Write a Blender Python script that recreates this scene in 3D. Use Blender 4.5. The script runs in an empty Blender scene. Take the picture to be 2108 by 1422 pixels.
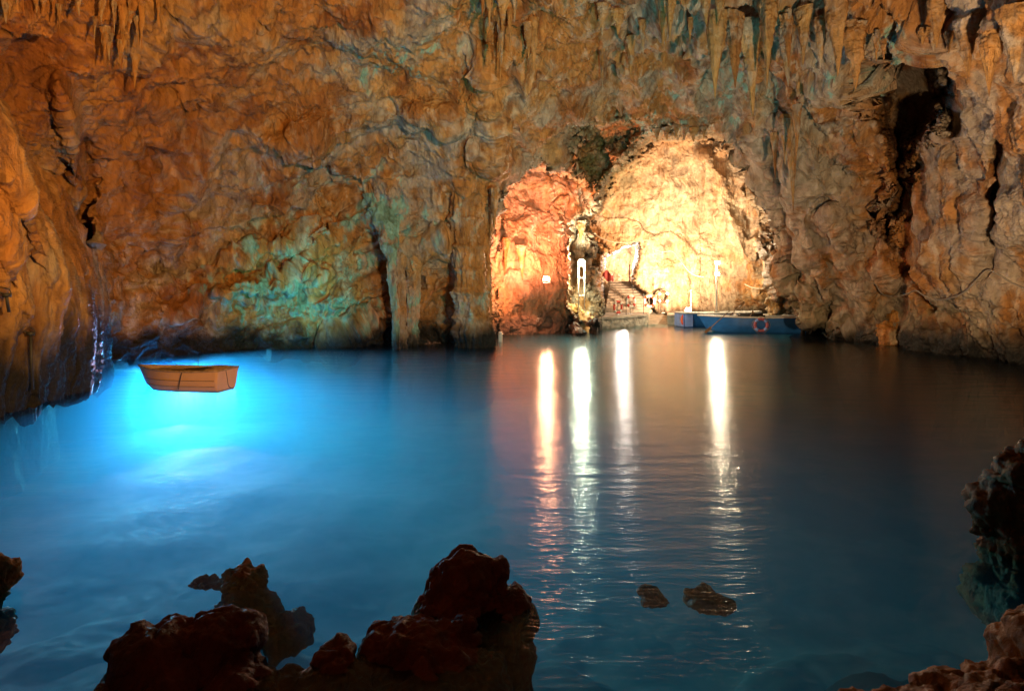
import bpy, bmesh, math, random
import numpy as np
from mathutils import Vector, Matrix, Quaternion
random.seed(7); R = math.radians
S = bpy.context.scene
COL = S.collection

# ------------------------------------------------------------------ camera
F = 1374.0; H = 2.8; HY = 583.0
cd = bpy.data.cameras.new('camera'); cam = bpy.data.objects.new('camera', cd); COL.objects.link(cam)
cam.location = (0, 0, H); cam.rotation_euler = (R(90), 0, 0)
cd.sensor_width = 36; cd.lens = F / 2108 * 36; cd.shift_y = -(711 - HY) / 2108
cd.clip_start = 0.1; cd.clip_end = 500
S.camera = cam
def P(px, py, d):
    return Vector(((px - 1054) / F * d, d, H - (py - HY) / F * d))
# ------------------------------------------------------------------ world (outside the cave; the rock shuts it out)
w = bpy.data.worlds.new('World'); S.world = w; w.use_nodes = True
nt = w.node_tree; bg = nt.nodes['Background']; sk = nt.nodes.new('ShaderNodeTexSky')
sk.sky_type = 'NISHITA'; sk.sun_disc = False; sk.sun_elevation = R(40); sk.sun_rotation = R(200)
nt.links.new(sk.outputs[0], bg.inputs[0]); bg.inputs[1].default_value = 0.05
S.view_settings.view_transform = 'Standard'; S.view_settings.look = 'None'
S.view_settings.exposure = 0; S.view_settings.gamma = 1
S.cycles.use_denoising = True
S.cycles.max_bounces = 6; S.cycles.diffuse_bounces = 2; S.cycles.glossy_bounces = 3
S.cycles.transparent_max_bounces = 8; S.cycles.transmission_bounces = 4
S.cycles.sample_clamp_indirect = 6; S.cycles.caustics_reflective = False; S.cycles.caustics_refractive = False
# ------------------------------------------------------------------ lamps
def lamp(name, kind, loc, power, color, target=None, radius=0.1, angle=60, blend=0.6):
    l = bpy.data.lights.new(name, kind); l.energy = power; l.color = color
    l.shadow_soft_size = radius
    o = bpy.data.objects.new(name, l); COL.objects.link(o); o.location = loc
    if kind == 'SPOT': l.spot_size = R(angle); l.spot_blend = blend
    if target is not None:
        o.rotation_euler = (Vector(target) - Vector(loc)).to_track_quat('-Z', 'Y').to_euler()
    return o
K = 1.0
# floodlights of the show cave, standing outside the frame, and two added glow spots
lamp('flood_left', 'SPOT', (-5.0, 4.0, 2.2), 1700*K, (1.0, .50, .13), P(100, 200, 16), .15, 84, 1)
lamp('rim_glow', 'SPOT', (-1.2, -1.5, 4.5), 105*K, (1.0, .26, .11), (-.6, 6, .3), .1, 50, 1)  # weak red spot added behind the camera to tint the foreground rocks
lamp('flood_back', 'SPOT', (4.5, 1.5, 5.0), 19000*K, (1.0, .53, .16), P(480, 260, 25), .2, 80, 1)
lamp('flood_right', 'SPOT', (8.3, 8.0, 1.6), 9000*K, (1.0, .70, .38), P(1700, 320, 28), .2, 105, 1)
lamp('corner_glow', 'SPOT', (.6, 5.5, 1.6), 26*K, (1.0, .62, .28), (3.6, 4.6, 0), .05, 60, 1)  # added spot for the bottom right rocks, inside the frame without a fixture
# lamps seen (or half hidden) at the landing stage, and an added alcove fill
LAMP_A = P(1197, 541, 38.3); LAMP_B = P(1475, 541, 44.5); LAMP_C = P(1125, 574, 34.2)
lamp('post_lamp_light', 'POINT', LAMP_A + Vector((0, -.35, 0)), 1500*K, (.88, 1.0, .72), radius=.07)
lamp('quay_lamp_light', 'POINT', LAMP_B + Vector((0, -.35, 0)), 1500*K, (1.0, .84, .55), radius=.07)
lamp('wall_lamp_light', 'POINT', LAMP_C + Vector((0, -.25, .1)), 1700*K, (1.0, .42, .20), radius=.06)
lamp('alcove_fill', 'SPOT', P(1085, 650, 32.0), 8000*K, (1.0, .40, .22), P(1095, 430, 36), .02, 95, 1)  # added spot floating before the alcove, no fixture, brightens its wall
lamp('chamber_flood', 'SPOT', P(1400, 628, 43.5), 15000*K, (1.0, .67, .40), P(1360, 440, 52), .15, 120, 1)
lamp('tunnel_lamp', 'POINT', P(1282, 535, 58.5), 1300*K, (1.0, .93, .80), radius=.1)
lamp('gap_lamp', 'POINT', P(1700, 640, 35.0), 180*K, (1.0, .60, .45), radius=.1)
# daylight that comes in through the sea below the left rock; two added teal spots
def area(name, loc, target, power, color, sx, sy, spread=140):
    l = bpy.data.lights.new(name, 'AREA'); l.shape = 'RECTANGLE'; l.size = sx; l.size_y = sy; l.energy = power; l.color = color; l.spread = R(spread)
    o = bpy.data.objects.new(name, l); COL.objects.link(o); o.location = loc
    o.rotation_euler = (Vector(target) - Vector(loc)).to_track_quat('-Z', 'Y').to_euler(); return o
area('sea_light', (-17, 27, -1.9), (-3, 13, -2.3), 20000*K, (.10, .55, 1.0), 7, 3.0)
lamp('sea_light_inner', 'SPOT', (-13.2, 27, -1.3), 13000*K, (1.0, .28, .36), (-6, 15, -2.6), 0, 72, 1)
lamp('sea_light_beam', 'SPOT', (-14.6, 27, -1.4), 66000*K, (.0, .31, .90), (.5, 8, -1.8), 0, 56, 1)
lamp('sea_light_beam_right', 'SPOT', (-13.5, 27, -1.2), 22000*K, (.0, .50, .60), (3.2, 9.5, -1.2), 0, 20, 1)
lamp('teal_glow_fill', 'SPOT', P(760, 725, 22), 2300*K, (.02, .85, .75), P(600, 600, 29), .05, 52, 1)  # added spot above the water, standing in for its teal glow
lamp('teal_glow_fill_high', 'SPOT', (3, 8, .6), 7000*K, (.12, .75, .80), P(1100, 240, 30), .1, 75, 1)  # unseen spot over the water, added to tint the upper wall teal

# ------------------------------------------------------------------ numpy noise
_rng = np.random.RandomState(3)
_perm = _rng.permutation(256).astype(np.int32); _perm = np.concatenate([_perm, _perm, _perm[:2]])
_g = _rng.normal(size=(256, 3)).astype(np.float32); _g /= np.linalg.norm(_g, axis=1)[:, None]
def perlin(p):
    out = np.empty(len(p), np.float32)
    for a in range(0, len(p), 300000):
        q = p[a:a+300000].astype(np.float32); i = np.floor(q).astype(np.int32); f = q - i; i &= 255
        u = f*f*f*(f*(f*6-15)+10); r = 0
        for dx in (0, 1):
            wx = u[:, 0] if dx else 1-u[:, 0]; hx = _perm[i[:, 0]+dx]
            for dy in (0, 1):
                wy = u[:, 1] if dy else 1-u[:, 1]; hy = _perm[hx+i[:, 1]+dy & 511] if False else _perm[(hx+i[:, 1]+dy) & 511]
                for dz in (0, 1):
                    wz = u[:, 2] if dz else 1-u[:, 2]; g = _g[_perm[(hy+i[:, 2]+dz) & 511] & 255]
                    r = r + wx*wy*wz*(g[:, 0]*(f[:, 0]-dx)+g[:, 1]*(f[:, 1]-dy)+g[:, 2]*(f[:, 2]-dz))
        out[a:a+300000] = r*1.5
    return out
def fbm(p, o=4, s=1.0, g=.5):
    r = 0; a = 1.0
    for k in range(o): r = r + a*perlin(p*s + 17.3*k); a *= g; s *= 2.03
    return r
def ridged(p, o=4, s=1.0, g=.5):
    r = 0; a = 1.0
    for k in range(o): r = r + a*(1-2*np.abs(perlin(p*s + 31.7*k))); a *= g; s *= 2.1
    return r
def sst(a, b, x):
    t = np.clip((x-a)/(b-a), 0, 1); return t*t*(3-2*t)

# ------------------------------------------------------------------ object helpers
def tag(o, label=None, cat=None, group=None, kind=None):
    if label: o['label'] = label
    if cat: o['category'] = cat
    if group: o['group'] = group
    if kind: o['kind'] = kind
    return o
def link(name, me, m=None, parent=None):
    o = bpy.data.objects.new(name, me); COL.objects.link(o)
    if m: me.materials.append(m)
    if parent: o.parent = parent
    return o
def empty(name, loc, rz=0, label=None, cat=None, group=None):
    o = bpy.data.objects.new(name, None); COL.objects.link(o); o.location = loc; o.rotation_euler = (0, 0, rz)
    o.empty_display_size = .3
    return tag(o, label, cat, group)
def npmesh(name, v, quads, cols=None, smooth=True):
    me = bpy.data.meshes.new(name); n = len(quads); k = quads.shape[1]
    me.vertices.add(len(v)); me.vertices.foreach_set('co', v.astype(np.float32).ravel())
    me.loops.add(n*k); me.loops.foreach_set('vertex_index', quads.astype(np.int32).ravel())
    me.polygons.add(n); me.polygons.foreach_set('loop_start', np.arange(0, n*k, k, dtype=np.int32))
    me.polygons.foreach_set('use_smooth', np.full(n, smooth))
    me.update(calc_edges=True)
    if cols is not None:
        a = me.color_attributes.new('Col', 'FLOAT_COLOR', 'POINT')
        c = np.ones((len(v), 4), np.float32); c[:, :3] = cols; a.data.foreach_set('color', c.ravel())
    return me
def gridquads(r, c, wrap=False):
    i = np.arange(r*c).reshape(r, c)
    if wrap: i = np.concatenate([i, i[:, :1]], 1)
    return np.stack([i[:-1, :-1], i[1:, :-1], i[1:, 1:], i[:-1, 1:]], -1).reshape(-1, 4)
class MB:
    def __init__(s): s.bm = bmesh.new()
    def box(s, c, d, rot=None, bev=0):
        m = Matrix.Translation(c) @ (rot.to_4x4() if rot else Matrix()) @ Matrix.Diagonal((*d, 1))
        r = bmesh.ops.create_cube(s.bm, size=1, matrix=m)
        if bev: 
            es = {e for v in r['verts'] for e in v.link_edges}
            bmesh.ops.bevel(s.bm, geom=list(es), offset=bev, segments=2, affect='EDGES')
        return s
    def tube(s, pts, rad, n=8, rad2=None):
        pts = [Vector(p) for p in pts]; rings = []
        for i, p in enumerate(pts):
            t = (pts[min(i+1, len(pts)-1)] - pts[max(i-1, 0)]).normalized()
            a = t.cross(Vector((0, 0, 1)));  a = a if a.length > .05 else t.cross(Vector((1, 0, 0))); a.normalize(); b = t.cross(a)
            r = rad + ((rad2 - rad)*i/(len(pts)-1) if rad2 is not None else 0)
            rings.append([s.bm.verts.new(p + r*(math.cos(k*2*math.pi/n)*a + math.sin(k*2*math.pi/n)*b)) for k in range(n)])
        for A, B in zip(rings, rings[1:]):
            for k in range(n): s.bm.faces.new((A[k], A[(k+1) % n], B[(k+1) % n], B[k]))
        s.bm.faces.new(rings[0][::-1]); s.bm.faces.new(rings[-1]); return s
    def torus(s, c, R1, r, ax, a0=0, a1=2*math.pi, n=28, m=12, flat=1.0):
        q = Vector((0, 0, 1)).rotation_difference(Vector(ax)); full = a1-a0 > 6.28; rings = []
        k = n if full else n+1
        for i in range(k):
            t = a0 + (a1-a0)*i/n
            rings.append([s.bm.verts.new(Vector(c) + q @ Vector(((R1+r*math.cos(u))*math.cos(t), (R1+r*math.cos(u))*math.sin(t), r*flat*math.sin(u)))) for u in [j*2*math.pi/m for j in range(m)]])
        for i in range(n):
            A, B = rings[i], rings[(i+1) % k]
            for j in range(m): s.bm.faces.new((A[j], B[j], B[(j+1) % m], A[(j+1) % m]))
        if not full: s.bm.faces.new(rings[0][::-1]); s.bm.faces.new(rings[-1])
        return s
    def build(s, name, m, parent=None, smooth=False):
        bmesh.ops.recalc_face_normals(s.bm, faces=s.bm.faces)
        me = bpy.data.meshes.new(name); s.bm.to_mesh(me); s.bm.free()
        if smooth:
            for p in me.polygons: p.use_smooth = True
        return link(name, me, m, parent)

# ------------------------------------------------------------------ materials
def mat(name, col, rough=.6, metal=0, emit=None, es=0, noise=.15, scale=8, bump=.02, spec=.5):
    m = bpy.data.materials.new(name); m.use_nodes = True; t = m.node_tree; b = t.nodes['Principled BSDF']
    b.inputs['Roughness'].default_value = rough; b.inputs['Metallic'].default_value = metal
    b.inputs['Specular IOR Level'].default_value = spec
    if emit: b.inputs['Emission Color'].default_value = (*emit, 1); b.inputs['Emission Strength'].default_value = es
    tc = t.nodes.new('ShaderNodeTexCoord'); n = t.nodes.new('ShaderNodeTexNoise'); n.inputs['Scale'].default_value = scale; n.inputs['Detail'].default_value = 6
    t.links.new(tc.outputs['Object'], n.inputs['Vector'])
    r = t.nodes.new('ShaderNodeValToRGB'); r.color_ramp.elements[0].position = .3; r.color_ramp.elements[1].position = .7
    r.color_ramp.elements[0].color = (*[c*(1-noise*2) for c in col], 1); r.color_ramp.elements[1].color = (*[min(1, c*(1+noise)) for c in col], 1)
    t.links.new(n.outputs[0], r.inputs[0]); t.links.new(r.outputs[0], b.inputs['Base Color'])
    bp = t.nodes.new('ShaderNodeBump'); bp.inputs['Distance'].default_value = bump; bp.inputs['Strength'].default_value = .6
    t.links.new(n.outputs[0], bp.inputs['Height']); t.links.new(bp.outputs[0], b.inputs['Normal'])
    return m
def rockmat(name, rough=.62, fine=3.0, bump=.06, spec=.4, wet=0.0):
    m = bpy.data.materials.new(name); m.use_nodes = True; t = m.node_tree; b = t.nodes['Principled BSDF']; N = t.nodes.new; L = t.links.new
    at = N('ShaderNodeAttribute'); at.attribute_name = 'Col'
    tc = N('ShaderNodeNewGeometry')
    mp = N('ShaderNodeMapping'); mp.inputs['Scale'].default_value = (1, 1, .38); L(tc.outputs['Position'], mp.inputs[0])
    n1 = N('ShaderNodeTexNoise'); n1.inputs['Scale'].default_value = fine; n1.inputs['Detail'].default_value = 9; n1.inputs['Roughness'].default_value = .62; n1.inputs['Distortion'].default_value = .8
    L(mp.outputs[0], n1.inputs['Vector'])
    n2 = N('ShaderNodeTexNoise'); n2.inputs['Scale'].default_value = fine*3; n2.inputs['Detail'].default_value = 6; n2.inputs['Roughness'].default_value = .7
    L(tc.outputs['Position'], n2.inputs['Vector'])
    r = N('ShaderNodeValToRGB'); e = r.color_ramp.elements; e[0].position = .32; e[0].color = (.42, .36, .32, 1); e[1].position = .66; e[1].color = (1.35, 1.35, 1.4, 1)
    x = e.new(.5); x.color = (.95, .95, .95, 1)
    L(n1.outputs[0], r.inputs[0])
    mx = N('ShaderNodeMixRGB'); mx.blend_type = 'MULTIPLY'; mx.inputs[0].default_value = .8; L(at.outputs['Color'], mx.inputs[1]); L(r.outputs[0], mx.inputs[2])
    L(mx.outputs[0], b.inputs['Base Color'])
    ad = N('ShaderNodeMath'); ad.operation = 'MULTIPLY_ADD'; ad.inputs[1].default_value = .35; L(n2.outputs[0], ad.inputs[0]); L(n1.outputs[0], ad.inputs[2])
    bp = N('ShaderNodeBump'); bp.inputs['Distance'].default_value = bump*3; bp.inputs['Strength'].default_value = 1
    L(ad.outputs[0], bp.inputs['Height']); L(bp.outputs[0], b.inputs['Normal'])
    rr = N('ShaderNodeMapRange'); rr.inputs[1].default_value = .35; rr.inputs[2].default_value = .65; rr.inputs[3].default_value = rough-.2-wet; rr.inputs[4].default_value = rough+.15
    L(n2.outputs[0], rr.inputs[0]); L(rr.outputs[0], b.inputs['Roughness'])
    b.inputs['Specular IOR Level'].default_value = spec
    return m
ROCK = rockmat('cave_rock'); BED = rockmat('lagoon_sand', .9, 1.2, .001, .05); WET = rockmat('wet_rock', .62, 6.0, .03, .35, .06)

# ------------------------------------------------------------------ the cave wall
CTRL = [(-700,760,13),(-700,300,12),(-700,-900,6),(0,745,21),(0,300,18.5),(0,0,15.5),(0,-900,7.5),
 (212,745,23.7),(212,500,24),(212,250,21.5),(212,0,17.5),(212,-900,8),
 (450,725,27.2),(450,500,27.4),(450,250,24.5),(450,0,20.5),
 (700,712,30),(700,500,29.6),(700,250,26.5),(700,0,22),(700,-900,8.5),
 (950,703,32),(950,500,31),(950,300,28),(950,0,22.5),
 (1200,690,36),(1200,500,35),(1200,300,31),(1200,150,27),(1200,0,23.5),(1200,-900,9),
 (1500,660,40),(1500,500,38.5),(1500,250,31),(1500,100,26.5),(1500,0,23.5),
 (1620,600,36),(1700,692,35.4),(1700,450,31.5),(1700,250,27.5),(1700,0,22.5),(1700,-900,8.5),
 (1900,720,28),(1900,450,26),(1900,200,23.5),(1900,0,20.5),
 (2108,745,23.7),(2108,450,20.5),(2108,0,16.5),(2108,-900,8),(2800,760,13),(2800,300,11.5),(2800,-900,6)]
CT = np.array(CTRL, float); CX = CT[:, :2]/1000
def _k(d2): return np.where(d2 > 0, d2*np.log(np.maximum(d2, 1e-12)), 0)
_n = len(CX); _A = np.zeros((_n+3, _n+3)); _A[:_n, :_n] = _k(((CX[:, None]-CX[None])**2).sum(-1)) + np.eye(_n)*1e-3
_A[:_n, _n] = 1; _A[:_n, _n+1:] = CX; _A[_n, :_n] = 1; _A[_n+1:, :_n] = CX.T
_W = np.linalg.solve(_A, np.concatenate([CT[:, 2], [0, 0, 0]]))
def base_depth(px, py):
    x, y = px/1000, py/1000; r = _W[_n] + _W[_n+1]*x + _W[_n+2]*y
    for i in range(_n): r = r + _W[i]*_k((x-CX[i, 0])**2 + (y-CX[i, 1])**2)
    return r
def polysd(px, py, poly):
    poly = np.array(poly, float); d = np.full(px.shape, 1e9); ins = np.zeros(px.shape, bool)
    for a, b in zip(poly, np.roll(poly, -1, 0)):
        ex, ey = b-a; wx, wy = px-a[0], py-a[1]; t = np.clip((wx*ex+wy*ey)/(ex*ex+ey*ey+1e-9), 0, 1)
        d = np.minimum(d, (wx-ex*t)**2+(wy-ey*t)**2)
        c = ((a[1] > py) != (b[1] > py)) & (px < (b[0]-a[0])*(py-a[1])/((b[1]-a[1]) or 1e-9)+a[0]); ins ^= c
    return np.where(ins, 1, -1)*np.sqrt(d)
ALCOVE = [(1003,560),(1005,400),(1040,385),(1075,352),(1110,335),(1165,345),(1200,400),(1222,440),(1215,470),(1165,480),(1160,560),(1168,600),(1180,650),(1185,720),(1008,720)]
CHAMBER = [(1213,448),(1262,368),(1315,300),(1370,282),(1450,268),(1505,290),(1545,345),(1558,430),(1575,520),(1592,590),(1640,650),(1640,720),(1236,720),(1238,640),(1240,560),(1218,500)]
TUNNEL = [(1240,530),(1262,517),(1290,505),(1313,500),(1310,540),(1303,580),(1346,612),(1352,670),(1238,670),(1236,575)]
BOSS = [(1165,300),(1198,258),(1260,240),(1330,242),(1345,270),(1305,300),(1258,372),(1216,438),(1195,410),(1172,350)]
CLEFT = [(1788,112),(1850,92),(1950,98),(1962,200),(1905,300),(1856,420),(1832,520),(1808,470),(1836,350),(1800,250)]
BUTT = [(1160,470),(1200,446),(1222,470),(1240,560),(1243,660),(1190,672),(1165,600)]
WL = np.array([(-700,790),(0,752),(212,742),(450,726),(700,712),(900,706),(1000,703),(1170,690),(1200,684),(1235,662),(1600,662),(1640,690),(1700,690),(1780,705),(1900,720),(2108,745),(2800,800)], float)
def wl(px): return np.interp(px, WL[:, 0], WL[:, 1])
def blend(D, w, t): return D*(1-w)+t*w
def main_depth(px, py):
    z = np.zeros_like(px); q = np.stack([px/70, py/70, z], 1)
    wx = px + 24*fbm(q, 5, 1, .6); wy = py + 24*fbm(q+50, 5, 1, .6)
    D = base_depth(px, py)
    # right hand curtain in front of the chamber
    D = D - 2.2*np.exp(-((px-1625-.12*(py-450))/55)**2)*sst(180, 330, py)
    # overhanging lips
    s = polysd(wx, wy, ALCOVE); D = blend(D, sst(-12, 14, s), 36.8 + .012*(px-1100) + .006*(600-py)*(py < 600))
    s = polysd(wx, wy, BOSS); D = blend(D, sst(-12, 50, s), 35.5)
    s = polysd(wx, wy, CHAMBER); D = blend(D, sst(-18, 20, s), 49.5 - .018*np.maximum(px-1440, 0) - .010*np.maximum(480-py, 0))
    s = polysd(wx, wy, BUTT); D = blend(D, sst(-8, 16, s), 41.0)
    s = polysd(px+.3*(wx-px), py+.3*(wy-py), TUNNEL); D = blend(D, sst(-3, 9, s), 61)
    s = polysd(wx, wy, [(1596,590),(1640,648),(1700,664),(1770,672),(1770,740),(1596,740)]); D = D + 3.5*sst(-4, 12, s)
    s = polysd(wx, wy, CLEFT); D = D + 6*sst(-10, 38, s)
    cx = px+14*fbm(q+9, 2); cy = py+14*fbm(q+19, 2)
    # big diagonal creases and shoulders
    for (x0, y0, x1, y1, wd, a) in [(455,602,640,598,13,.45),(600,560,650,500,12,.3),(420,560,760,440,24,.5),(380,640,640,560,20,.45),(120,180,230,640,26,.7),(640,330,830,560,30,-.6),(560,300,900,240,34,.5),
                                    (700,690,900,600,20,.4),(180,300,170,700,16,-.8),(1460,330,1560,600,22,.6),(1700,440,1790,640,24,.7),(1880,330,1850,640,26,-.8),
                                    (2060,300,2030,560,14,-.9),(300,250,330,560,24,-.45),(840,520,960,480,20,.5),(1000,100,1020,330,26,.6),(1250,60,1270,230,24,-.7),
                                    (1480,20,1440,220,26,.7),(1590,300,1640,560,18,-1.0),(1550,0,1600,220,20,-.7),(1960,0,1955,260,14,-1.6),(1930,640,1880,560,14,-.6)]:
        ex, ey = x1-x0, y1-y0; t = np.clip(((cx-x0)*ex+(cy-y0)*ey)/(ex*ex+ey*ey), 0, 1)
        dd = np.hypot(cx-x0-ex*t, cy-y0-ey*t); D = D - 1.6*a*np.exp(-(dd/wd)**2)
    return D
def facet(p):
    """angular chipped rock: every cell gets a plane of its own tilt"""
    out = np.empty(len(p), np.float32)
    for a in range(0, len(p), 250000):
        q = p[a:a+250000].astype(np.float32); b0 = np.floor(q-.5).astype(np.int32); best = np.full(len(q), 1e-9, np.float32); hh = np.zeros(len(q), np.float32)
        for dx in (0, 1):
            for dy in (0, 1):
                for dz in (0, 1):
                    c = b0+np.array([dx, dy, dz], np.int32); k = c & 255
                    k = _perm[(_perm[(_perm[k[:, 0]]+k[:, 1]) & 511]+k[:, 2]) & 511] & 255
                    o = q-(c+.5+.42*_g[k]); d = (o*o).sum(1); t = (o*_g[(k+7) & 255]).sum(1)+.35*_g[k, 0]
                    w_ = np.exp(-13*d); best += w_; hh += w_*t
        out[a:a+250000] = hh/best
    return out
def relief(p, rib, strata, amp=1.0):
    """height in metres of the rock relief at world points"""
    w1 = np.stack([fbm(p*.7, 3), fbm(p*.7+9, 3), fbm(p*.7+19, 3)], 1); wp = p+.45*w1
    h = .85*fbm(p, 3, .20)
    h += .34*facet(wp*np.array([.55, .55, .34])) + .11*facet((wp+7)*np.array([1.2, 1.2, .75])) + .055*facet((p+.25*w1)*np.array([2.9, 2.9, 1.9]))
    pz = p*np.array([1, 1, .16]); w2 = np.stack([fbm(pz*.8+3, 3), fbm(pz*.8+13, 3), 0*p[:, 0]], 1)
    v = (p+.22*w2)*np.array([1, 1, .12]); m_ = .55+.9*perlin(p*.35+77)
    h += rib*(.95*np.abs(perlin(v*.62)) + .50*np.abs(perlin(v*1.35+11))*np.clip(m_, .1, 1.2) + .14*np.abs(perlin(v*3.4+31))*np.clip(1.3-m_, .1, 1.2))
    s = np.stack([wp[:, 0]*.86+wp[:, 2]*.5, wp[:, 1], -wp[:, 0]*.5+wp[:, 2]*.86], 1)*np.array([.30, .5, .85])
    h += strata*(.55*fbm(s, 3, .9, .55) + .3*facet(s*2.0))
    h += .10*fbm(wp, 5, 1.6, .62) + .04*ridged(p, 3, 4.0, .65) + .03*fbm(p, 3, 9, .7)
    c = np.abs(perlin(wp*np.array([.6, .6, .3])+71)); h -= .33*np.exp(-(c/.022)**2)*sst(0, .35, perlin(p*.3+5))
    return h*amp
ORANGE = np.array([.42, .18, .045]); RUST = np.array([.24, .075, .014]); OCHRE = np.array([.46, .25, .085]); GREY = np.array([.38, .32, .25]); CREAM = np.array([.66, .52, .38])
TEAL = np.array([.07, .42, .37]); OLIVE = np.array([.17, .14, .045])  # TEAL: teal water light put into the rock colour, with some mineral tint
def mixc(c, t, w): return c*(1-w[:, None]) + t*w[:, None]
def rock_colour(p, grey=.5, teal=0., olive=0., rust=.5, band=True):
    st = p*np.array([1, 1, .35])
    a = fbm(st, 4, .28, .6); b = fbm(st+40, 5, .55, .62); c = fbm(p+80, 5, .8, .62); d = fbm(st+120, 4, 2.4, .65)
    one = np.ones(len(p))
    col = ORANGE*one[:, None]
    col = mixc(col, OCHRE, sst(-.3, .5, a))
    col = mixc(col, RUST, sst(.05, .45, b)*np.clip(rust, 0, 1))
    col = mixc(col, GREY, sst(.30-.9*grey, .85-.8*grey, c*.6+a*.6)*.75)
    col = mixc(col, CREAM, sst(.25, .6, d)*.5*np.clip(grey*1.2, 0, 1))
    col = mixc(col, TEAL, .85*np.clip(sst(.35-.85*teal, .8-.8*teal, d*.7+c*.5)*sst(0, .2, teal+0*a), 0, 1)*.7)
    col = mixc(col, OLIVE, np.clip(olive*one, 0, 1)*sst(-.4, .3, c))
    col = mixc(col, RUST*.35, sst(.5, .8, -d)*.5)
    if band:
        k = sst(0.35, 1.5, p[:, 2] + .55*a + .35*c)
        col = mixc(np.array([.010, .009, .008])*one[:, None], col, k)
    return np.clip(col, .004, .8)
def ell(px, py, x, y, rx, ry, e=1): return np.exp(-(((px-x)/rx)**2+((py-y)/ry)**2)**e)

def normals(V, r, c):
    G = V.reshape(r, c, 3); du = np.gradient(G, axis=1); dv = np.gradient(G, axis=0)
    n = np.cross(du, dv); n /= np.linalg.norm(n, axis=2)[:, :, None]+1e-9; return n.reshape(-1, 3)
def sheet(name, pxs, rows_t, pxy, depth, rib, strata, cols, amp=1.0):
    pass
U = np.concatenate([np.linspace(-700, -60, 90, endpoint=False), np.arange(-60, 2170, 1.45), np.linspace(2175, 2800, 90)])
TV = np.concatenate([np.linspace(-900, -40, 110, endpoint=False), np.arange(-40, 600, 1.45)])
nlow = 80; nbel = 22
c_ = len(U); top = len(TV); r_ = top + nlow + nbel
PX = np.tile(U, (r_, 1)); PY = np.zeros((r_, c_)); PY[:top] = TV[:, None]
for k in range(nlow): PY[top+k] = 600 + (wl(U)-600)*(k+1)/nlow
PY[top+nlow:] = wl(U)
px, py = PX.ravel(), PY.ravel()
D = main_depth(px, py)
V = np.stack([(px-1054)/F*D, D, H-(py-HY)/F*D], 1).reshape(r_, c_, 3)
zw = V[top+nlow-1, :, 2]
open_ = sst(1050, 300, U)   # under the water the wall stands back: the mouth to the sea
for k in range(nbel): V[top+nlow+k, :, 1] += 7.5*open_*sst(0, 4, k); V[top+nlow+k, :, 2] = zw + (-4.5-zw)*((k+1)/nbel)
V = V.reshape(-1, 3)
rib = .35 + 1.0*sst(250, 40, py)*sst(900, 1050, px) + .7*ell(px, py, 150, 60, 220, 160) + .9*ell(px, py, 1640, 420, 70, 240) + .4*sst(1150, 1500, px) + .5*ell(px, py, 970, 480, 60, 200)
strata = .25 + .9*ell(px, py, 640, 540, 300, 190) + .3*sst(1000, 700, px)
amp = 1 - .45*ell(px, py, 1390, 420, 170, 190, 2) - .3*ell(px, py, 1100, 520, 90, 160, 2)
inT = polysd(px, py, TUNNEL)
nr = normals(V, r_, c_)
h = relief(V, np.clip(rib, 0, 1.4), np.clip(strata, 0, 1.2), amp)
h = np.where(np.isfinite(h), h, 0)
ray = V-np.array([0, 0, H]); ray /= np.linalg.norm(ray, axis=1)[:, None]; face = np.abs((nr*ray).sum(1)); h = h*(.22+.78*sst(.12, .55, face))
h = np.where(polysd(px, py, CLEFT) > -14, np.minimum(h, .1), h)
if nr[(top//2)*c_+c_//2, 1] > 0: nr = -nr
V = V + nr*np.clip(h, -1.6, 1.6)[:, None]
grey = .45 + .35*ell(px, py, 700, 420, 260, 130) + .3*ell(px, py, 300, 560, 120, 150) + .35*sst(1150, 1500, px) + .15*ell(px, py, 1100, 150, 200, 150) - .45*ell(px, py, 80, 60, 300, 260)
grey = grey - .25*ell(px, py, 400, 150, 250, 120) - .4*ell(px, py, 1870, 260, 80, 190)
teal = 1.0*ell(px, py, 560, 610, 130, 42) + .75*ell(px, py, 800, 470, 90, 70) + .25*ell(px, py, 610, 520, 130, 60) + .12*ell(px, py, 640, 350, 200, 90) + .4*ell(px, py, 820, 130, 110, 60) \
     + .5*ell(px, py, 1350, 260, 110, 30) + .3*ell(px, py, 1500, 190, 160, 60) + .6*ell(px, py, 1890, 60, 60, 50) + .5*ell(px, py, 1740, 130, 40, 40) + .45*ell(px, py, 650, 660, 60, 40)+.3*ell(px, py, 760, 640, 80, 40)  # ledges where the water's teal light is painted into the colour
olive = 1.0*ell(px, py, 1248, 325, 85, 90, 3) + .45*ell(px, py, 1620, 600, 100, 90) + .5*ell(px, py, 1900, 650, 300, 45) + .6*ell(px, py, 1100, 640, 110, 40) + .35*ell(px,py,920,620,60,40)
rust = .6 + .4*ell(px, py, 1870, 280, 80, 180) + .3*sst(300, 0, py)
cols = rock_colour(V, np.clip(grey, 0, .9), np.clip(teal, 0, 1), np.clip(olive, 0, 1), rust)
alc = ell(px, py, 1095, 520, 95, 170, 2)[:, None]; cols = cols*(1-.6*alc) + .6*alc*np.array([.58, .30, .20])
cols = cols*(1-.5*sst(2, 22, polysd(px, py, CLEFT)))[:, None]  # cleft interior darkened to paint in its shade, over rust red rock
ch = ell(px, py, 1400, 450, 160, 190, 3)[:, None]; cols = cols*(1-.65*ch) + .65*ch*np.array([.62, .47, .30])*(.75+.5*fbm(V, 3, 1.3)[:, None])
cols = np.clip(cols, .004, .8)
MESHV = V.reshape(r_, c_, 3)
tag(link('cave_wall', npmesh('cave_wall', V, gridquads(r_, c_), cols), ROCK), kind='structure')
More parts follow.
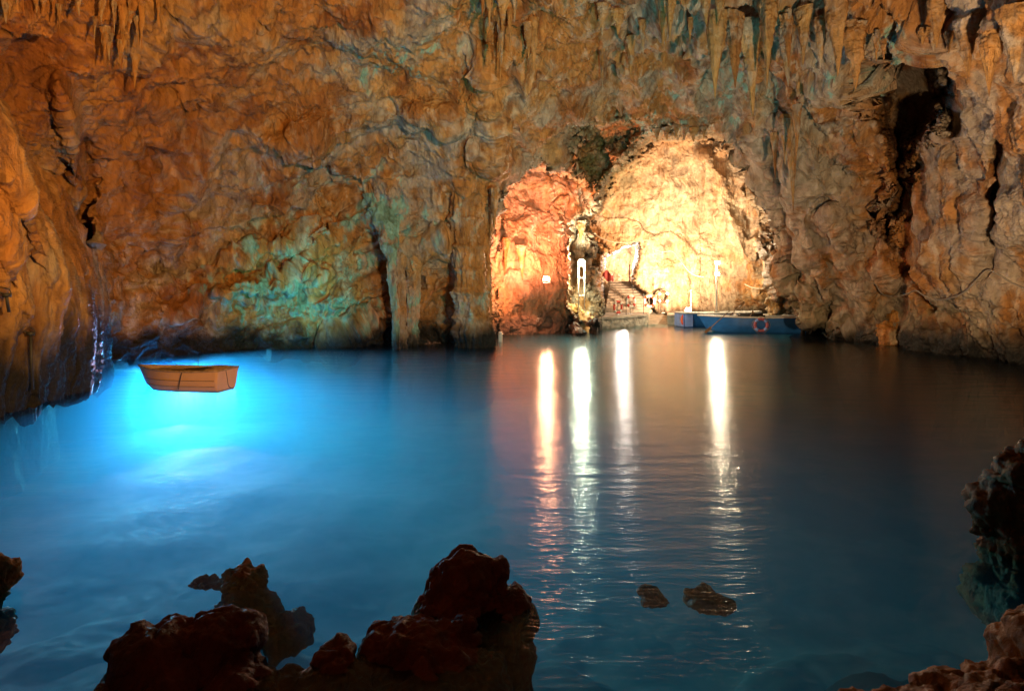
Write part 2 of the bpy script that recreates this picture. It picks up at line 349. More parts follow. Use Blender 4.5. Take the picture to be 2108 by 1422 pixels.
# index of the surface for seating things on it
_proj = np.stack([1054+F*V[:, 0]/V[:, 1], HY-F*(V[:, 2]-H)/V[:, 1]], 1).reshape(r_, c_, 2)[:top+nlow]
_dep = MESHV[:top+nlow, :, 1]
_bk = {}
_sel = (_proj[..., 0] > -80) & (_proj[..., 0] < 2190) & (_proj[..., 1] > -120) & (_proj[..., 1] < 780)
_gx = (_proj[..., 0][_sel]//4).astype(int); _gy = (_proj[..., 1][_sel]//4).astype(int); _gd = _dep[_sel]
_DM = np.full((240, 600), 1e9); np.minimum.at(_DM, (_gy+40, _gx+25), _gd)
def surf(px_, py_):
    x = int(px_//4)+25; y = int(py_//4)+40; d = _DM[max(0, y-1):y+2, max(0, x-1):x+2].min()
    return d if d < 1e8 else float(main_depth(np.array([float(px_)]), np.array([float(py_)]))[0])

# ------------------------------------------------------------------ left buttress, in front of the back wall
EDGE = np.array([(-300, -160), (60, -60), (170, 0), (230, 28), (330, 72), (430, 128), (520, 162), (600, 190), (650, 205), (790, 214)], float)
rr = 560; cc = 640
tv = np.linspace(0, 1, rr); pyb = np.zeros((rr, cc)); pxb = np.zeros((rr, cc)); Db = np.zeros((rr, cc))
WB = np.array([(-900, 940), (0, 860), (100, 828), (160, 800), (214, 758)], float)
u = np.linspace(0, 1, cc)
for i, t in enumerate(tv[:500]):
    tt = i/499; yref = -300 + 1090*tt
    ex = np.interp(yref, EDGE[:, 0], EDGE[:, 1]); x = ex - (ex+900)*(1-u)**1.9
    yb = -300 + (np.interp(x, WB[:, 0], WB[:, 1])+300)*tt
    dw = H*F/(np.interp(x, WB[:, 0], WB[:, 1])-HY)
    lean = 1.0*(1-tt)**1.2
    d = dw*(1-.12*lean) - 1.3*lean
    d = d + 4.2*sst(75, 0, ex-x)**2.2 - .55*np.exp(-((ex-x-52)/22)**2) - .4*np.exp(-((ex-x-120)/24)**2)
    pxb[i] = x; pyb[i] = yb; Db[i] = d
Vb = np.stack([(pxb-1054)/F*Db, Db, H-(pyb-HY)/F*Db], 2)
for k in range(60):
    Vb[500+k] = Vb[499]; Vb[500+k, :, 0] -= 4.2*sst(0, 8, k); Vb[500+k, :, 1] += 4.2*sst(0, 8, k); Vb[500+k, :, 2] = Vb[499, :, 2] + (-4.5-Vb[499, :, 2])*((k+1)/60)
Vb = Vb.reshape(-1, 3); nb = normals(Vb, rr, cc)
if nb[280*cc+300, 1] > 0: nb = -nb
hb = relief(Vb*np.array([1.25, 1.25, .45])+np.array([33, 0, 0]), .9*np.ones(len(Vb)), .0*np.ones(len(Vb)), .62)
Vb = Vb + nb*np.clip(hb, -1, 1)[:, None]
cb = rock_colour(Vb*1.3*np.array([1, 1, .62/1.3])-np.array([0, 0, .35]), .12, 0, .1, .55)  # height offset lifts the dark waterline band, painting in floodlight fall-off
tag(link('rock_buttress', npmesh('rock_buttress', Vb, gridquads(rr, cc), cb), ROCK), kind='structure')

# ------------------------------------------------------------------ shell of the cave above and behind the camera
a = np.linspace(0, 2*np.pi, 161)[:-1]; e = np.linspace(-.28, np.pi/2, 50)
A, E = np.meshgrid(a, e); Vd = np.stack([46*np.cos(E)*np.cos(A), 26+46*np.cos(E)*np.sin(A), 23*np.sin(E)], 2).reshape(-1, 3)
Vd += fbm(Vd, 3, .15)[:, None]*np.array([1.5, 1.5, 1.0])
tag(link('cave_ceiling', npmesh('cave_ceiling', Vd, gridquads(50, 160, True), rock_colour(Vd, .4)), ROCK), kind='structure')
# ------------------------------------------------------------------ bed of the lagoon
xs = np.concatenate([np.linspace(-46, -14, 60, endpoint=False), np.linspace(-14, 12, 420, endpoint=False), np.linspace(12, 46, 60)])
ys = np.concatenate([np.linspace(-20, 2, 20, endpoint=False), np.linspace(2, 16, 320, endpoint=False), np.linspace(16, 70, 160)])
X, Y = np.meshgrid(xs, ys); q = np.stack([X.ravel(), Y.ravel(), 0*X.ravel()], 1)
zb = -3.4 + 0*q[:, 0] + 1.5*sst(12, 4, q[:, 1]) + .9*sst(1.0, 4.0, q[:, 0])*sst(8.5, 5, q[:, 1])
zb += (.15+.3*sst(13, 7, q[:, 1]))*fbm(q, 2, .35) + .3*np.maximum(0, fbm(q+30, 3, .6, .5))*sst(16, 8, q[:, 1]) 
for (bx_, by_, sx_, sy_, hh_) in [(-1.0, 5.9, .8, .5, .5), (1.7, 6.3, 1.1, .5, .8), (2.6, 5.1, 1.8, .7, 1.0), (.7, 4.9, .8, .5, .8), (-4.0, 9.5, 1.6, .9, .5), (4.8, 7.6, 1.5, .8, .7), (-.8, 8.2, .9, .5, 1.0)]: zb += hh_*np.exp(-((q[:, 0]-bx_)/sx_)**2-((q[:, 1]-by_)/sy_)**2)*(1+.6*fbm(q, 4, 1.0, .5))
zt = -.75+.14*fbm(q, 4, 1.1, .5); k_ = .25; zb = zt - k_*np.logaddexp(0, (zt-zb)/k_); Vs = np.stack([q[:, 0], q[:, 1], zb], 1)
sandc = np.array([.22, .22, .20]); rk = np.array([.07, .05, .03])
mk = sst(.02, .30, fbm(q+30, 4, .6, .55)+.10*fbm(q, 2, 3))*sst(13, 8, q[:, 1]); mk = np.maximum(mk, sst(.0, .25, fbm(q+60, 4, .33))*sst(-1, 5, q[:, 0])*.8)
mk = np.maximum(mk, sst(-2.0, -1.3, zb)*sst(12, 10, q[:, 1]))
mk = np.maximum(mk, .9*sst(5.4, 4.6, q[:, 1]+.5*fbm(q, 3, 1.2)))
tag(link('lagoon_bed', npmesh('lagoon_bed', Vs, gridquads(len(ys), len(xs)), sandc*(1-mk[:, None])+rk*mk[:, None]), BED), kind='structure')
# ------------------------------------------------------------------ water
wm = bpy.data.materials.new('lagoon_water'); wm.use_nodes = True; t = wm.node_tree; t.nodes.clear(); N = t.nodes.new; L = t.links.new
out = N('ShaderNodeOutputMaterial'); mx = N('ShaderNodeMixShader'); tr = N('ShaderNodeBsdfTransparent'); gl = N('ShaderNodeBsdfGlossy'); fr = N('ShaderNodeFresnel')
fr.inputs[0].default_value = 1.21; gl.inputs['Roughness'].default_value = .14; gl.distribution = 'GGX'; tr.inputs[0].default_value = (.60, .93, 1, 1)
g = N('ShaderNodeNewGeometry'); mp = N('ShaderNodeMapping'); mp.inputs['Scale'].default_value = (.7, 2.2, 1); L(g.outputs['Position'], mp.inputs[0])
n1 = N('ShaderNodeTexNoise'); n1.inputs['Scale'].default_value = 1.1; n1.inputs['Detail'].default_value = 3
n2 = N('ShaderNodeTexNoise'); n2.inputs['Scale'].default_value = 9; n2.inputs['Detail'].default_value = 3
L(mp.outputs[0], n1.inputs[0]); L(mp.outputs[0], n2.inputs[0])
b1 = N('ShaderNodeBump'); b1.inputs['Distance'].default_value = .03; b1.inputs['Strength'].default_value = 1; L(n1.outputs[0], b1.inputs['Height'])
b2 = N('ShaderNodeBump'); b2.inputs['Distance'].default_value = .009; b2.inputs['Strength'].default_value = 1; L(n2.outputs[0], b2.inputs['Height']); L(b1.outputs[0], b2.inputs['Normal'])
L(b2.outputs[0], gl.inputs['Normal']); L(fr.outputs[0], mx.inputs[0]); L(tr.outputs[0], mx.inputs[1]); L(gl.outputs[0], mx.inputs[2]); L(mx.outputs[0], out.inputs[0])
va = N('ShaderNodeVolumePrincipled'); va.inputs['Color'].default_value = (.09, .66, 1, 1); va.inputs['Density'].default_value = .095; va.inputs['Anisotropy'].default_value = .2
va.inputs['Absorption Color'].default_value = (.1, .6, .9, 1); L(va.outputs[0], out.inputs['Volume'])
wv = np.array([(x, y, z) for z in (0, -7) for x, y in ((-46, -20), (46, -20), (46, 72), (-46, 72))], float)
me = npmesh('water', wv, np.array([[0, 1, 2, 3], [7, 6, 5, 4], [0, 4, 5, 1], [1, 5, 6, 2], [2, 6, 7, 3], [3, 7, 4, 0]]), None, False)
tag(link('water', me, wm), kind='structure')

def dmap(Vx, cell=4):
    a_ = 1054+F*Vx[:, 0]/Vx[:, 1]; b_ = HY-F*(Vx[:, 2]-H)/Vx[:, 1]; m = (Vx[:, 1] > 1) & (a_ > -80) & (a_ < 2190) & (b_ > -120) & (b_ < 860)
    G = np.full((260, 600), 1e9); np.minimum.at(G, ((b_[m]//cell).astype(int)+40, (a_[m]//cell).astype(int)+25), Vx[m, 1]); return G
_DB = dmap(Vb)
def surf_b(x, y):
    i, j = int(y//4)+40, int(x//4)+25; return _DB[i-1:i+2, j-1:j+2].min()

# ------------------------------------------------------------------ object materials
M_BLUE = mat('blue_boat_paint', (.02, .13, .42), .35, noise=.12, scale=3, bump=.004)
M_PALEBLUE = mat('pale_blue_boat_paint', (.20, .33, .75), .4, noise=.1, scale=3, bump=.004)
M_WHITE = mat('white_paint', (.62, .60, .55), .4, noise=.1, scale=5, bump=.004)
M_DINGHY = mat('dinghy_gelcoat', (.55, .30, .15), .38, noise=.06, scale=2, bump=.004)
M_DARK = mat('dark_rubber', (.03, .028, .025), .6, noise=.2, scale=10, bump=.004)
M_WOOD = mat('worn_wood', (.30, .19, .10), .6, noise=.25, scale=9, bump=.008)
M_METAL = mat('galvanised_metal', (.45, .44, .40), .35, .8, noise=.1, scale=12, bump=.002)
M_RED = mat('red_ring', (.62, .045, .02), .45, noise=.08, scale=8, bump=.003)
M_FADE = mat('faded_ring', (.34, .10, .14), .6, noise=.1, scale=8, bump=.003)
M_RINGW = mat('white_ring', (.75, .70, .62), .45, noise=.08, scale=8, bump=.003)
M_ORNG = mat('orange_ring', (.75, .13, .03), .45, noise=.08, scale=8, bump=.003)
M_CONC = mat('weathered_concrete', (.50, .44, .36), .8, noise=.22, scale=2.5, bump=.04)
M_STEP = mat('worn_stone_step', (.52, .42, .33), .8, noise=.2, scale=4, bump=.03)
M_ROPE = mat('pale_rope', (.42, .34, .24), .8, noise=.2, scale=20, bump=.004)
M_CABLE = mat('grey_cable', (.28, .22, .16), .55, noise=.15, scale=10, bump=.002)
M_AWN = mat('red_cloth', (.55, .12, .11), .7, noise=.12, scale=4, bump=.01)
M_LAMP = mat('lamp_glass', (.9, .9, .85), .3, emit=(.93, 1.0, .82), es=45)
M_LAMPW = mat('lamp_glass_warm', (.9, .9, .85), .3, emit=(1.0, .88, .66), es=45)
M_LAMPP = mat('lamp_glass_pink', (.9, .8, .7), .3, emit=(1.0, .72, .52), es=45)

# ------------------------------------------------------------------ rock columns and stalactites
def loft_rock(name, path, radii, seed, flute=.14, nf=9, n=120, rows=260, lump=.12, squash=.8, grey=.5, teal=0., olive=0., bands=()):
    path = np.array(path, float); k = np.linspace(0, 1, len(path)); t = np.linspace(0, 1, rows)
    c = np.stack([np.interp(t, k, path[:, i]) for i in range(3)], 1); rad = np.interp(t, k, radii)
    th = np.linspace(0, 2*np.pi, n+1)[:-1]; T, TH = np.meshgrid(t, th, indexing='ij')
    q0 = np.stack([np.cos(TH)*3+seed, np.sin(TH)*3, np.zeros_like(TH)+.35*c[:, 2][:, None]], -1).reshape(-1, 3)
    f = np.abs(perlin(q0*.55*nf/5)).reshape(T.shape)*2*flute + np.abs(perlin(q0*1.5*nf/5)).reshape(T.shape)*flute
    r = rad[:, None]*(1+f)
    for (bz, bw, ba) in bands: r = r*(1+ba*np.exp(-((c[:, 2][:, None]-bz)/bw)**2))
    Vq = np.stack([c[:, 0][:, None]+r*np.cos(TH), c[:, 1][:, None]+r*squash*np.sin(TH), c[:, 2][:, None]+0*TH], -1).reshape(-1, 3)
    nn = np.stack([np.cos(TH), np.sin(TH), 0*TH], -1).reshape(-1, 3)
    Vq = Vq + nn*(lump*fbm(Vq+seed, 4, 1.3, .6)+.25*lump*fbm(Vq+seed, 3, 7, .6))[:, None]*np.minimum(1, np.repeat(rad, n)/.25)[:, None]
    Q = gridquads(rows, n, True)
    return npmesh(name, Vq, Q, rock_colour(Vq, grey, teal, olive, .4))
def column(name, pts, radii, d, label, seed, **kw):
    sd = surf(*pts[0])+.7; path = [P(x, y, max(d, sd)*(1-t)+d*t) for (x, y), t in zip(pts, [0, .45, .9]+[1]*9)]; base = path[-1].copy(); path[-1].z = min(path[-1].z, -.6)
    me = loft_rock(name, path, radii, seed, **kw); o = link(name, me, ROCK); return tag(o, label, 'rock column')
column('rock_column', [(968,360),(962,400),(960,470),(966,560),(972,640),(976,700)], [1.0,.66,.48,.52,.58,.64], 29.3,
       'thick fluted rock column with stacked ridges rising from the water left of the pink lit alcove', 3.3, flute=.26, nf=11, grey=.6, teal=.12,
       bands=[(5.6,.10,.18),(4.4,.10,.2),(3.4,.08,.16),(2.4,.10,.2),(1.3,.08,.15),(.7,.4,.22)])
column('rock_column', [(1003,430),(1003,520),(1004,620),(1006,700)], [.30,.15,.16,.20], 29.9,
       'slim ragged rock column standing against the right side of the thick fluted column', 8.1, flute=.25, nf=6, grey=.3)
column('rock_column', [(775,400),(795,460),(806,530),(811,600),(815,655),(818,704)], [.55,.42,.22,.15,.15,.16], 28.4,
       'thin pale green rock column that widens into a fan at its top, in the middle of the back wall', 5.2, flute=.22, nf=6, grey=.8, teal=.95)
column('rock_column', [(818,440),(822,520),(826,600),(828,660),(830,704)], [.40,.20,.17,.16,.18], 29.0,
       'thin brown rock column directly behind the pale green column', 9.2, flute=.25, nf=6, grey=.2)
column('rock_column', [(845,500),(852,560),(850,640),(846,704)], [.5,.28,.22,.26], 29.6,
       'short dark rock column right of the paired thin columns, black at its foot', 12.7, flute=.25, nf=6, grey=.35, teal=.3)

STV = []
for k in range(7):
    z = np.linspace(0, -1, 7); path = [(0.05*math.sin(k+3*zz), 0.04*math.cos(2*k+2*zz), zz*3) for zz in z]
    STV.append(loft_rock('stalactite', path, [.34,.30,.24,.17,.12,.06,.012], 20+3*k, flute=.28, nf=7, n=40, rows=90, lump=.10, grey=.2+.1*k, teal=0, bands=()))
    # colours were read at z near the water line of the cave: replace by dry stone
    q = np.array([v.co[:] for v in STV[-1].vertices])+np.array([11*k, 0, 14]); c = np.ones((len(q), 4)); c[:, :3] = rock_colour(q, .15+.1*k, 0, 0, .5, False)
    STV[-1].color_attributes['Col'].data.foreach_set('color', c.astype(np.float32).ravel()); STV[-1].materials.append(ROCK)
def stalactite(px, py, lpx, wpx, label, group, v=None, sink=.10, dep=None):
    d = (dep if dep is not None else surf(px, py)) ; d = d - sink
    me = STV[v if v is not None else random.randrange(7)]
    o = bpy.data.objects.new('stalactite', me); COL.objects.link(o); o.location = P(px, py, d)
    s = lpx/F*d/3; ws = 1.6*wpx/F*d/.75; o.scale = (ws, ws*.8, s); o.rotation_euler = (0, 0, random.uniform(0, 6.28))
    return tag(o, label, 'stalactite', group)
CL = [('narrow orange stalactite in the ragged fringe hanging at the top left corner', 'stalactites in the top left corner', [(190+random.random()*140, random.uniform(-30, 120), random.uniform(45, 90), random.uniform(7, 15)) for _ in range(14)] + [(random.uniform(5, 185), random.uniform(-30, 10), random.uniform(30, 60), random.uniform(6, 13)) for _ in range(9)]),
      ('brown stalactite in the curtain hanging above the middle of the back wall', 'stalactites at the top middle', [(random.uniform(985, 1110), random.uniform(-40, 60), random.uniform(60, 120), random.uniform(9, 18)) for _ in range(9)]),
      ('greyish stalactite hanging from the roof above the bright chamber', 'stalactites above the bright chamber', [(random.uniform(1230, 1640), random.uniform(-30, 110), random.uniform(50, 110), random.uniform(9, 20)) for _ in range(16)]),
      ('short stalactite in the fringe over the dark cleft of the right wall', 'stalactites over the dark cleft', [(random.uniform(1725, 1960), random.uniform(35, 85), random.uniform(30, 55), random.uniform(9, 16)) for _ in range(10)]),
      ('dark reddish stalactite in the ribbed hollow right of the bright chamber', 'stalactites in the ribbed hollow', [(random.uniform(1595, 1680), random.uniform(215, 290), random.uniform(80, 170), random.uniform(11, 18)) for _ in range(7)]),
      ('short stalactite along the upper lip of the bright chamber', 'stalactites on the chamber lip', [(x, 262+random.uniform(-6, 6), random.uniform(18, 34), random.uniform(8, 13)) for x in (1352, 1372, 1392, 1410, 1428, 1448)])]
CL.append(('broad grey brown dripstone drapery hanging at the upper right of the cave', 'broad draperies at the upper right', [(x, random.uniform(-25, 70), random.uniform(110, 210), random.uniform(20, 32)) for x in (1475, 1512, 1548, 1580, 1622, 1655, 1722, 1760, 1990, 2040, 2085)]))
for lab, grp, L_ in CL:
    for (x, y, l, w_) in L_: stalactite(x, y, l, w_, lab, grp)
stalactite(1690, 40, 105, 26, 'large pale pointed stalactite hanging alone left of the dark cleft', None, 4, .3)
stalactite(1931, -10, 108, 26, 'orange blade of a stalactite hanging at the top right corner of the dark cleft', None, 1, .4)
stalactite(1018, 388, 95, 17, 'dark pointed stalactite hanging in front of the pink lit alcove', None, 5, .5)
stalactite(1075, 505, 72, 15, 'pale dripstone hanging on the middle of the pink lit alcove wall', None, 2, .1)
stalactite(1040, 490, 75, 17, 'pale dripstone hanging on the left of the pink lit alcove wall', None, 3, .1)
stalactite(942, 430, 55, 16, 'grey green stalactite hanging at the top left of the thick fluted column', None, 6, .5)
stalactite(1196, 455, 42, 14, 'white tooth of a stalactite hanging above the tall post lamp', None, 5, .5)

# ------------------------------------------------------------------ boulders
def lumpmesh(name, ells, voxel, seed, amp=1.0, grey=.2, band=False, tint=None, sc=1.0):
    bm = bmesh.new()
    for (c, r) in ells:
        bmesh.ops.create_icosphere(bm, subdivisions=4, radius=1, matrix=Matrix.Translation(c) @ Matrix.Diagonal((*r, 1)))
    me = bpy.data.meshes.new('tmp'); bm.to_mesh(me); bm.free(); o = bpy.data.objects.new('tmp', me); COL.objects.link(o)
    m = o.modifiers.new('r', 'REMESH'); m.mode = 'VOXEL'; m.voxel_size = voxel
    sm = o.modifiers.new('s', 'SMOOTH'); sm.factor = .5; sm.iterations = 6
    dg = bpy.context.evaluated_depsgraph_get(); me2 = bpy.data.meshes.new_from_object(o.evaluated_get(dg)); bpy.data.objects.remove(o)
    me2.name = name; n = len(me2.vertices); v = np.empty(n*3, np.float32); me2.vertices.foreach_get('co', v); v = v.reshape(-1, 3)
    nr_ = np.empty(n*3, np.float32); me2.vertices.foreach_get('normal', nr_); nr_ = nr_.reshape(-1, 3)
    q = v+seed; wq = q+.12*sc*np.stack([fbm(q/sc, 3, 2), fbm(q/sc+5, 3, 2), fbm(q/sc+9, 3, 2)], 1)
    h = sc*(.08*fbm(q/sc, 4, 1.6) + .085*facet(wq/sc*2.6) + .05*facet(q/sc*6.0) + .020*facet(q/sc*14) + .035*fbm(q/sc, 5, 5, .7) - .05*sst(.25, .6, perlin(q/sc*7)))
    cr = np.abs(perlin(wq/sc*1.8)); h -= .06*sc*np.exp(-(cr/.03)**2)
    v = v+nr_*(amp*h)[:, None]; me2.vertices.foreach_set('co', v.ravel()); me2.update()
    c = np.ones((n, 4), np.float32); k = rock_colour(q/sc*2.5, grey, 0, 0, .6, False)
    if tint is not None: k = k*np.array(tint)
    if band: k = mixc(k, np.array([.012, .010, .008])*np.ones((n, 1)), sst(.45, .1, v[:, 2]+.1*fbm(q, 3, 3)))
    c[:, :3] = k; a_ = me2.color_attributes.new('Col', 'FLOAT_COLOR', 'POINT'); a_.data.foreach_set('color', c.ravel())
    for p in me2.polygons: p.use_smooth = True
    me2.materials.clear(); return me2
def boulder(ells, voxel, seed, label, **kw):
    return tag(link('boulder', lumpmesh('boulder', ells, voxel, seed, **kw), WET), label, 'rock')
def E(px, py, d, rx, ry, rz): return (P(px, py, d), (rx, ry, rz))
RB = (.40, .15, .10)
boulder([E(955,1200,6.0,.36,.32,.30), E(930,1300,5.85,.42,.34,.42), E(1010,1180,6.0,.17,.2,.16), E(1040,1270,5.9,.26,.26,.26), E(1055,1390,5.6,.17,.25,.5), E(980,1420,5.6,.40,.4,.5)], .02, 1.5,
        'tall knobbly reddish boulder standing in the water at the bottom centre', tint=RB, amp=.62)
boulder([E(850,1345,5.2,.42,.34,.26), E(900,1420,5.0,.55,.4,.30), E(940,1310,5.3,.2,.2,.18)], .02, 4.5, 'dark rounded boulder leaning against the left foot of the tall reddish boulder', tint=RB, amp=.62)
boulder([E(690,1350,5.0,.17,.18,.10), E(700,1430,4.9,.30,.25,.25), E(600,1440,4.9,.3,.25,.2)], .02, 7.5, 'small low dark rock between the two large foreground boulders', tint=RB, amp=.62)
boulder([E(460,1325,5.0,.30,.28,.22), E(330,1350,4.9,.36,.3,.22), E(400,1440,4.8,.62,.4,.35), E(270,1430,4.8,.2,.3,.28)], .02, 11.5, 'broad dark boulder with a reddish top at the bottom left', tint=RB, amp=.62)
boulder([E(500,1192,6.5,.24,.25,.11), E(425,1200,6.6,.20,.18,.08), E(510,1250,6.6,.34,.3,.18), E(590,1300,6.4,.3,.28,.2)], .02, 14.5, 'flat slab of rock just breaking the surface behind the bottom left boulder', tint=(.8, .6, .5), amp=.8)
boulder([E(2090,985,7.0,.28,.3,.22), E(2075,1045,7.0,.34,.3,.24), E(2040,1080,7.0,.16,.2,.16), E(2110,945,7.0,.16,.2,.14), E(2140,1150,7.0,.55,.5,.5), E(2095,1230,6.9,.42,.5,.5)], .022, 18.5, 'dark jagged boulder jutting in from the right edge halfway up the water', tint=(.7, .5, .42))
boulder([E(2130,1370,4.7,.28,.35,.24), E(2050,1412,4.7,.24,.3,.13), E(1965,1412,4.6,.16,.2,.08), E(2190,1350,4.6,.3,.4,.30)], .016, 22.5, 'sloping ochre boulder in the bottom right corner with wet glinting side', tint=(.8, .6, .42), amp=.6)
boulder([E(2000,1452,4.2,.6,.3,.10), E(1760,1462,4.2,.35,.2,.07), E(2120,1440,4.1,.4,.3,.12)], .016, 26.5, 'flat wet rock ledge along the bottom right edge', tint=(.7, .42, .3), amp=.6)
boulder([E(-15,1200,6.0,.16,.2,.28), E(-20,1290,5.9,.16,.2,.25)], .016, 29.5, 'orange rock edge cut off by the left side of the picture', tint=(1.2, 1, .8))
boulder([E(1335,1218,6.4,.12,.12,.08), E(1350,1236,6.3,.16,.14,.06)], .02, 33.5, 'small dark rock at the water surface right of the lamp reflections', tint=(.7, .5, .35), amp=.6)
boulder([E(1440,1226,6.3,.14,.12,.08), E(1470,1240,6.3,.16,.12,.06)], .02, 36.5, 'small dark brown rock with glints, right of its smaller neighbour', tint=(.8, .55, .35), amp=.6)
boulder([E(1198,668,38.6,.65,.6,.75), E(1180,650,38.8,.5,.5,.7), E(1218,690,38.2,.35,.5,.35), E(1160,600,39.3,.35,.4,1.2)], .06, 40.5, 'brown rock outcrop at the water edge under the tall post lamp', sc=2.2, grey=.5, tint=(1.1, 1.2, 1.1))
boulder([E(1672,664,36.2,.35,.3,.34), E(1692,666,36.3,.35,.3,.32), E(1705,668,36.5,.2,.25,.2)], .035, 44.5, 'pale pinkish rocks at the waterline in the gap right of the blue boats', sc=1.2, grey=.9, tint=(1.6, 1.5, 1.6))
for (x, y, d, a_, lab) in [(1600,640,41.5,1,'brown rock behind the stern of the front blue boat'), (1752,690,33.2,.8,'ochre lit rock tooth at the waterline beside the foot of the right wall'), (1835,700,30.4,1.0,'ochre lit hanging rock tooth below the left end of the sagging cable'), (1970,722,26.8,.6,'dark ragged rock at the waterline under the middle of the sagging cable')]:
    boulder([E(x, y-8, d, .6*a_, .6, .55*a_), E(x+12*a_, y-28*a_, d+.2, .45*a_, .5, .6*a_), E(x-14*a_, y-20*a_, d+.2, .4*a_, .5, .4*a_)], .05, x, lab, sc=1.8, grey=.3, tint=(1.1, 1.1, .9))

# ------------------------------------------------------------------ landing stage
def prism(name, pts, z0, z1, m, parent=None, seg=.25, rough=.05, label=None):
    """block with rough faces, plan outline pts"""
    bm = bmesh.new(); b0 = [bm.verts.new((x, y, z0)) for x, y in pts]; f = bm.faces.new(b0)
    r = bmesh.ops.extrude_face_region(bm, geom=[f]); bmesh.ops.translate(bm, verts=[v for v in r['geom'] if isinstance(v, bmesh.types.BMVert)], vec=(0, 0, z1-z0))
    bmesh.ops.recalc_face_normals(bm, faces=bm.faces); bmesh.ops.triangulate(bm, faces=bm.faces)
    for _ in range(6):
        es = [e for e in bm.edges if e.calc_length() > seg]
        if not es or len(bm.verts) > 30000: break
        bmesh.ops.subdivide_edges(bm, edges=es, cuts=1); bmesh.ops.triangulate(bm, faces=bm.faces)
    bm.normal_update(); v = np.array([q.co[:] for q in bm.verts]); n = np.array([q.normal[:] for q in bm.verts])
    h = rough*(fbm(v, 3, 1.7)+1.2*facet(v*2.5)*(1-np.abs(n[:, 2])*.8))
    for q, a_, hh in zip(bm.verts, n, h): q.co = Vector(q.co)+Vector(a_)*float(hh)
    me = bpy.data.meshes.new(name); bm.to_mesh(me); bm.free(); o = link(name, me, m, parent); return o
def XY(px, d): return ((px-1054)/F*d, d)
qy = empty('quay', (XY(1275, 46)[0], 46, 0), 0, 'low rubble stone quay at the water below the stairs and life rings', 'quay')
def par(o, p): o.parent = p; o.matrix_parent_inverse = Matrix.Translation(p.location).inverted() if p.rotation_euler.z == 0 else (Matrix.Translation(p.location) @ Matrix.Rotation(p.rotation_euler.z, 4, 'Z')).inverted(); return o
par(prism('rubble_wall', [XY(1222, 40.3), XY(1332, 45.0), XY(1338, 50), XY(1240, 58), XY(1200, 50)], -1.2, .56, M_CONC, rough=.09, seg=.22), qy)
par(prism('deck', [XY(1221, 40.2), XY(1333, 44.9), XY(1340, 50), XY(1240, 58.2), XY(1200, 50)], .563, .68, M_CONC, rough=.015, seg=.5), qy)
q2 = empty('quay', (XY(1480, 46)[0], 46, 0), 0, 'long pale concrete quay behind the blue boats, with the quay lamp on it', 'quay')
par(prism('quay_wall', [XY(1374, 45.3), XY(1660, 42.5), XY(1660, 56), XY(1376, 56)], -1.2, .55, M_CONC, rough=.06, seg=.3), q2)
par(prism('deck', [XY(1373, 45.2), XY(1661, 42.4), XY(1661, 56), XY(1376, 56)], .553, .66, M_CONC, rough=.012, seg=.5), q2)
bm = bmesh.new()
rp = [(*XY(1334, 44.2), -.15), (*XY(1374, 44.2), -.15), (*XY(1376, 53), .9), (*XY(1338, 53), .9)]
t_ = [bm.verts.new(p) for p in rp]; u_ = [bm.verts.new((p[0], p[1], -1.3)) for p in rp]
bm.faces.new(t_); bm.faces.new(u_[::-1])
for i in range(4): bm.faces.new((t_[i], u_[i], u_[(i+1) % 4], t_[(i+1) % 4]))
bmesh.ops.recalc_face_normals(bm, faces=bm.faces); me = bpy.data.meshes.new('slipway'); bm.to_mesh(me); bm.free()
tag(link('slipway', me, M_CONC), 'pale concrete slipway sloping into the water between the two quays', 'slipway')
st = empty('stairway', (*XY(1285, 49), .68), 0, 'flight of worn stone steps climbing from the quay to the white lit tunnel', 'stairs')
for k in range(12):
    y0 = 48.6+k*.62; z1 = .68+(k+1)*.19; xl = XY(1246+k*1.0, y0)[0]; xr = XY(1343-k*3.3, y0)[0]
    b = MB(); b.box(((xl+xr)/2, (y0+57)/2, (z1-.19/2)), (xr-xl, 57-y0, .186), bev=.02); par(b.build('step', M_STEP), st)
# railings and ropes by the stairs
def post(px, py0, py1, d, label, rad=.022, m=M_METAL, group=None):
    a_, b_ = P(px, py0, d), P(px, py1, d); e_ = MB(); e_.tube([b_, a_], rad, 8); e_.torus(a_, .045, .012, (0, 1, 0)); e_.box((b_.x, b_.y, b_.z+.01), (.14, .14, .02))
    return tag(e_.build('railing_post', m), label, 'post', group)
post(1303, 588, 640, 48.2, 'thin dark railing post at the foot of the stairs, left of the white life ring', m=M_DARK)
post(1325, 606, 648, 46.6, 'thin dark railing post on the quay between the two white life rings', m=M_DARK)
post(1360, 588, 640, 47.5, 'tall thin railing post beside the red life ring on the right of the stairs', m=M_DARK)
post(1422, 598, 648, 45.9, 'thin pale railing post on the quay behind the pale blue boat stern')
post(1289, 612, 654, 44.8, 'short thin railing post at the quay edge between the left two life rings', m=M_DARK)
post(1296, 545, 583, 55.5, 'dark red pole standing at the top of the stairs before the tunnel', m=M_AWN, rad=.05)
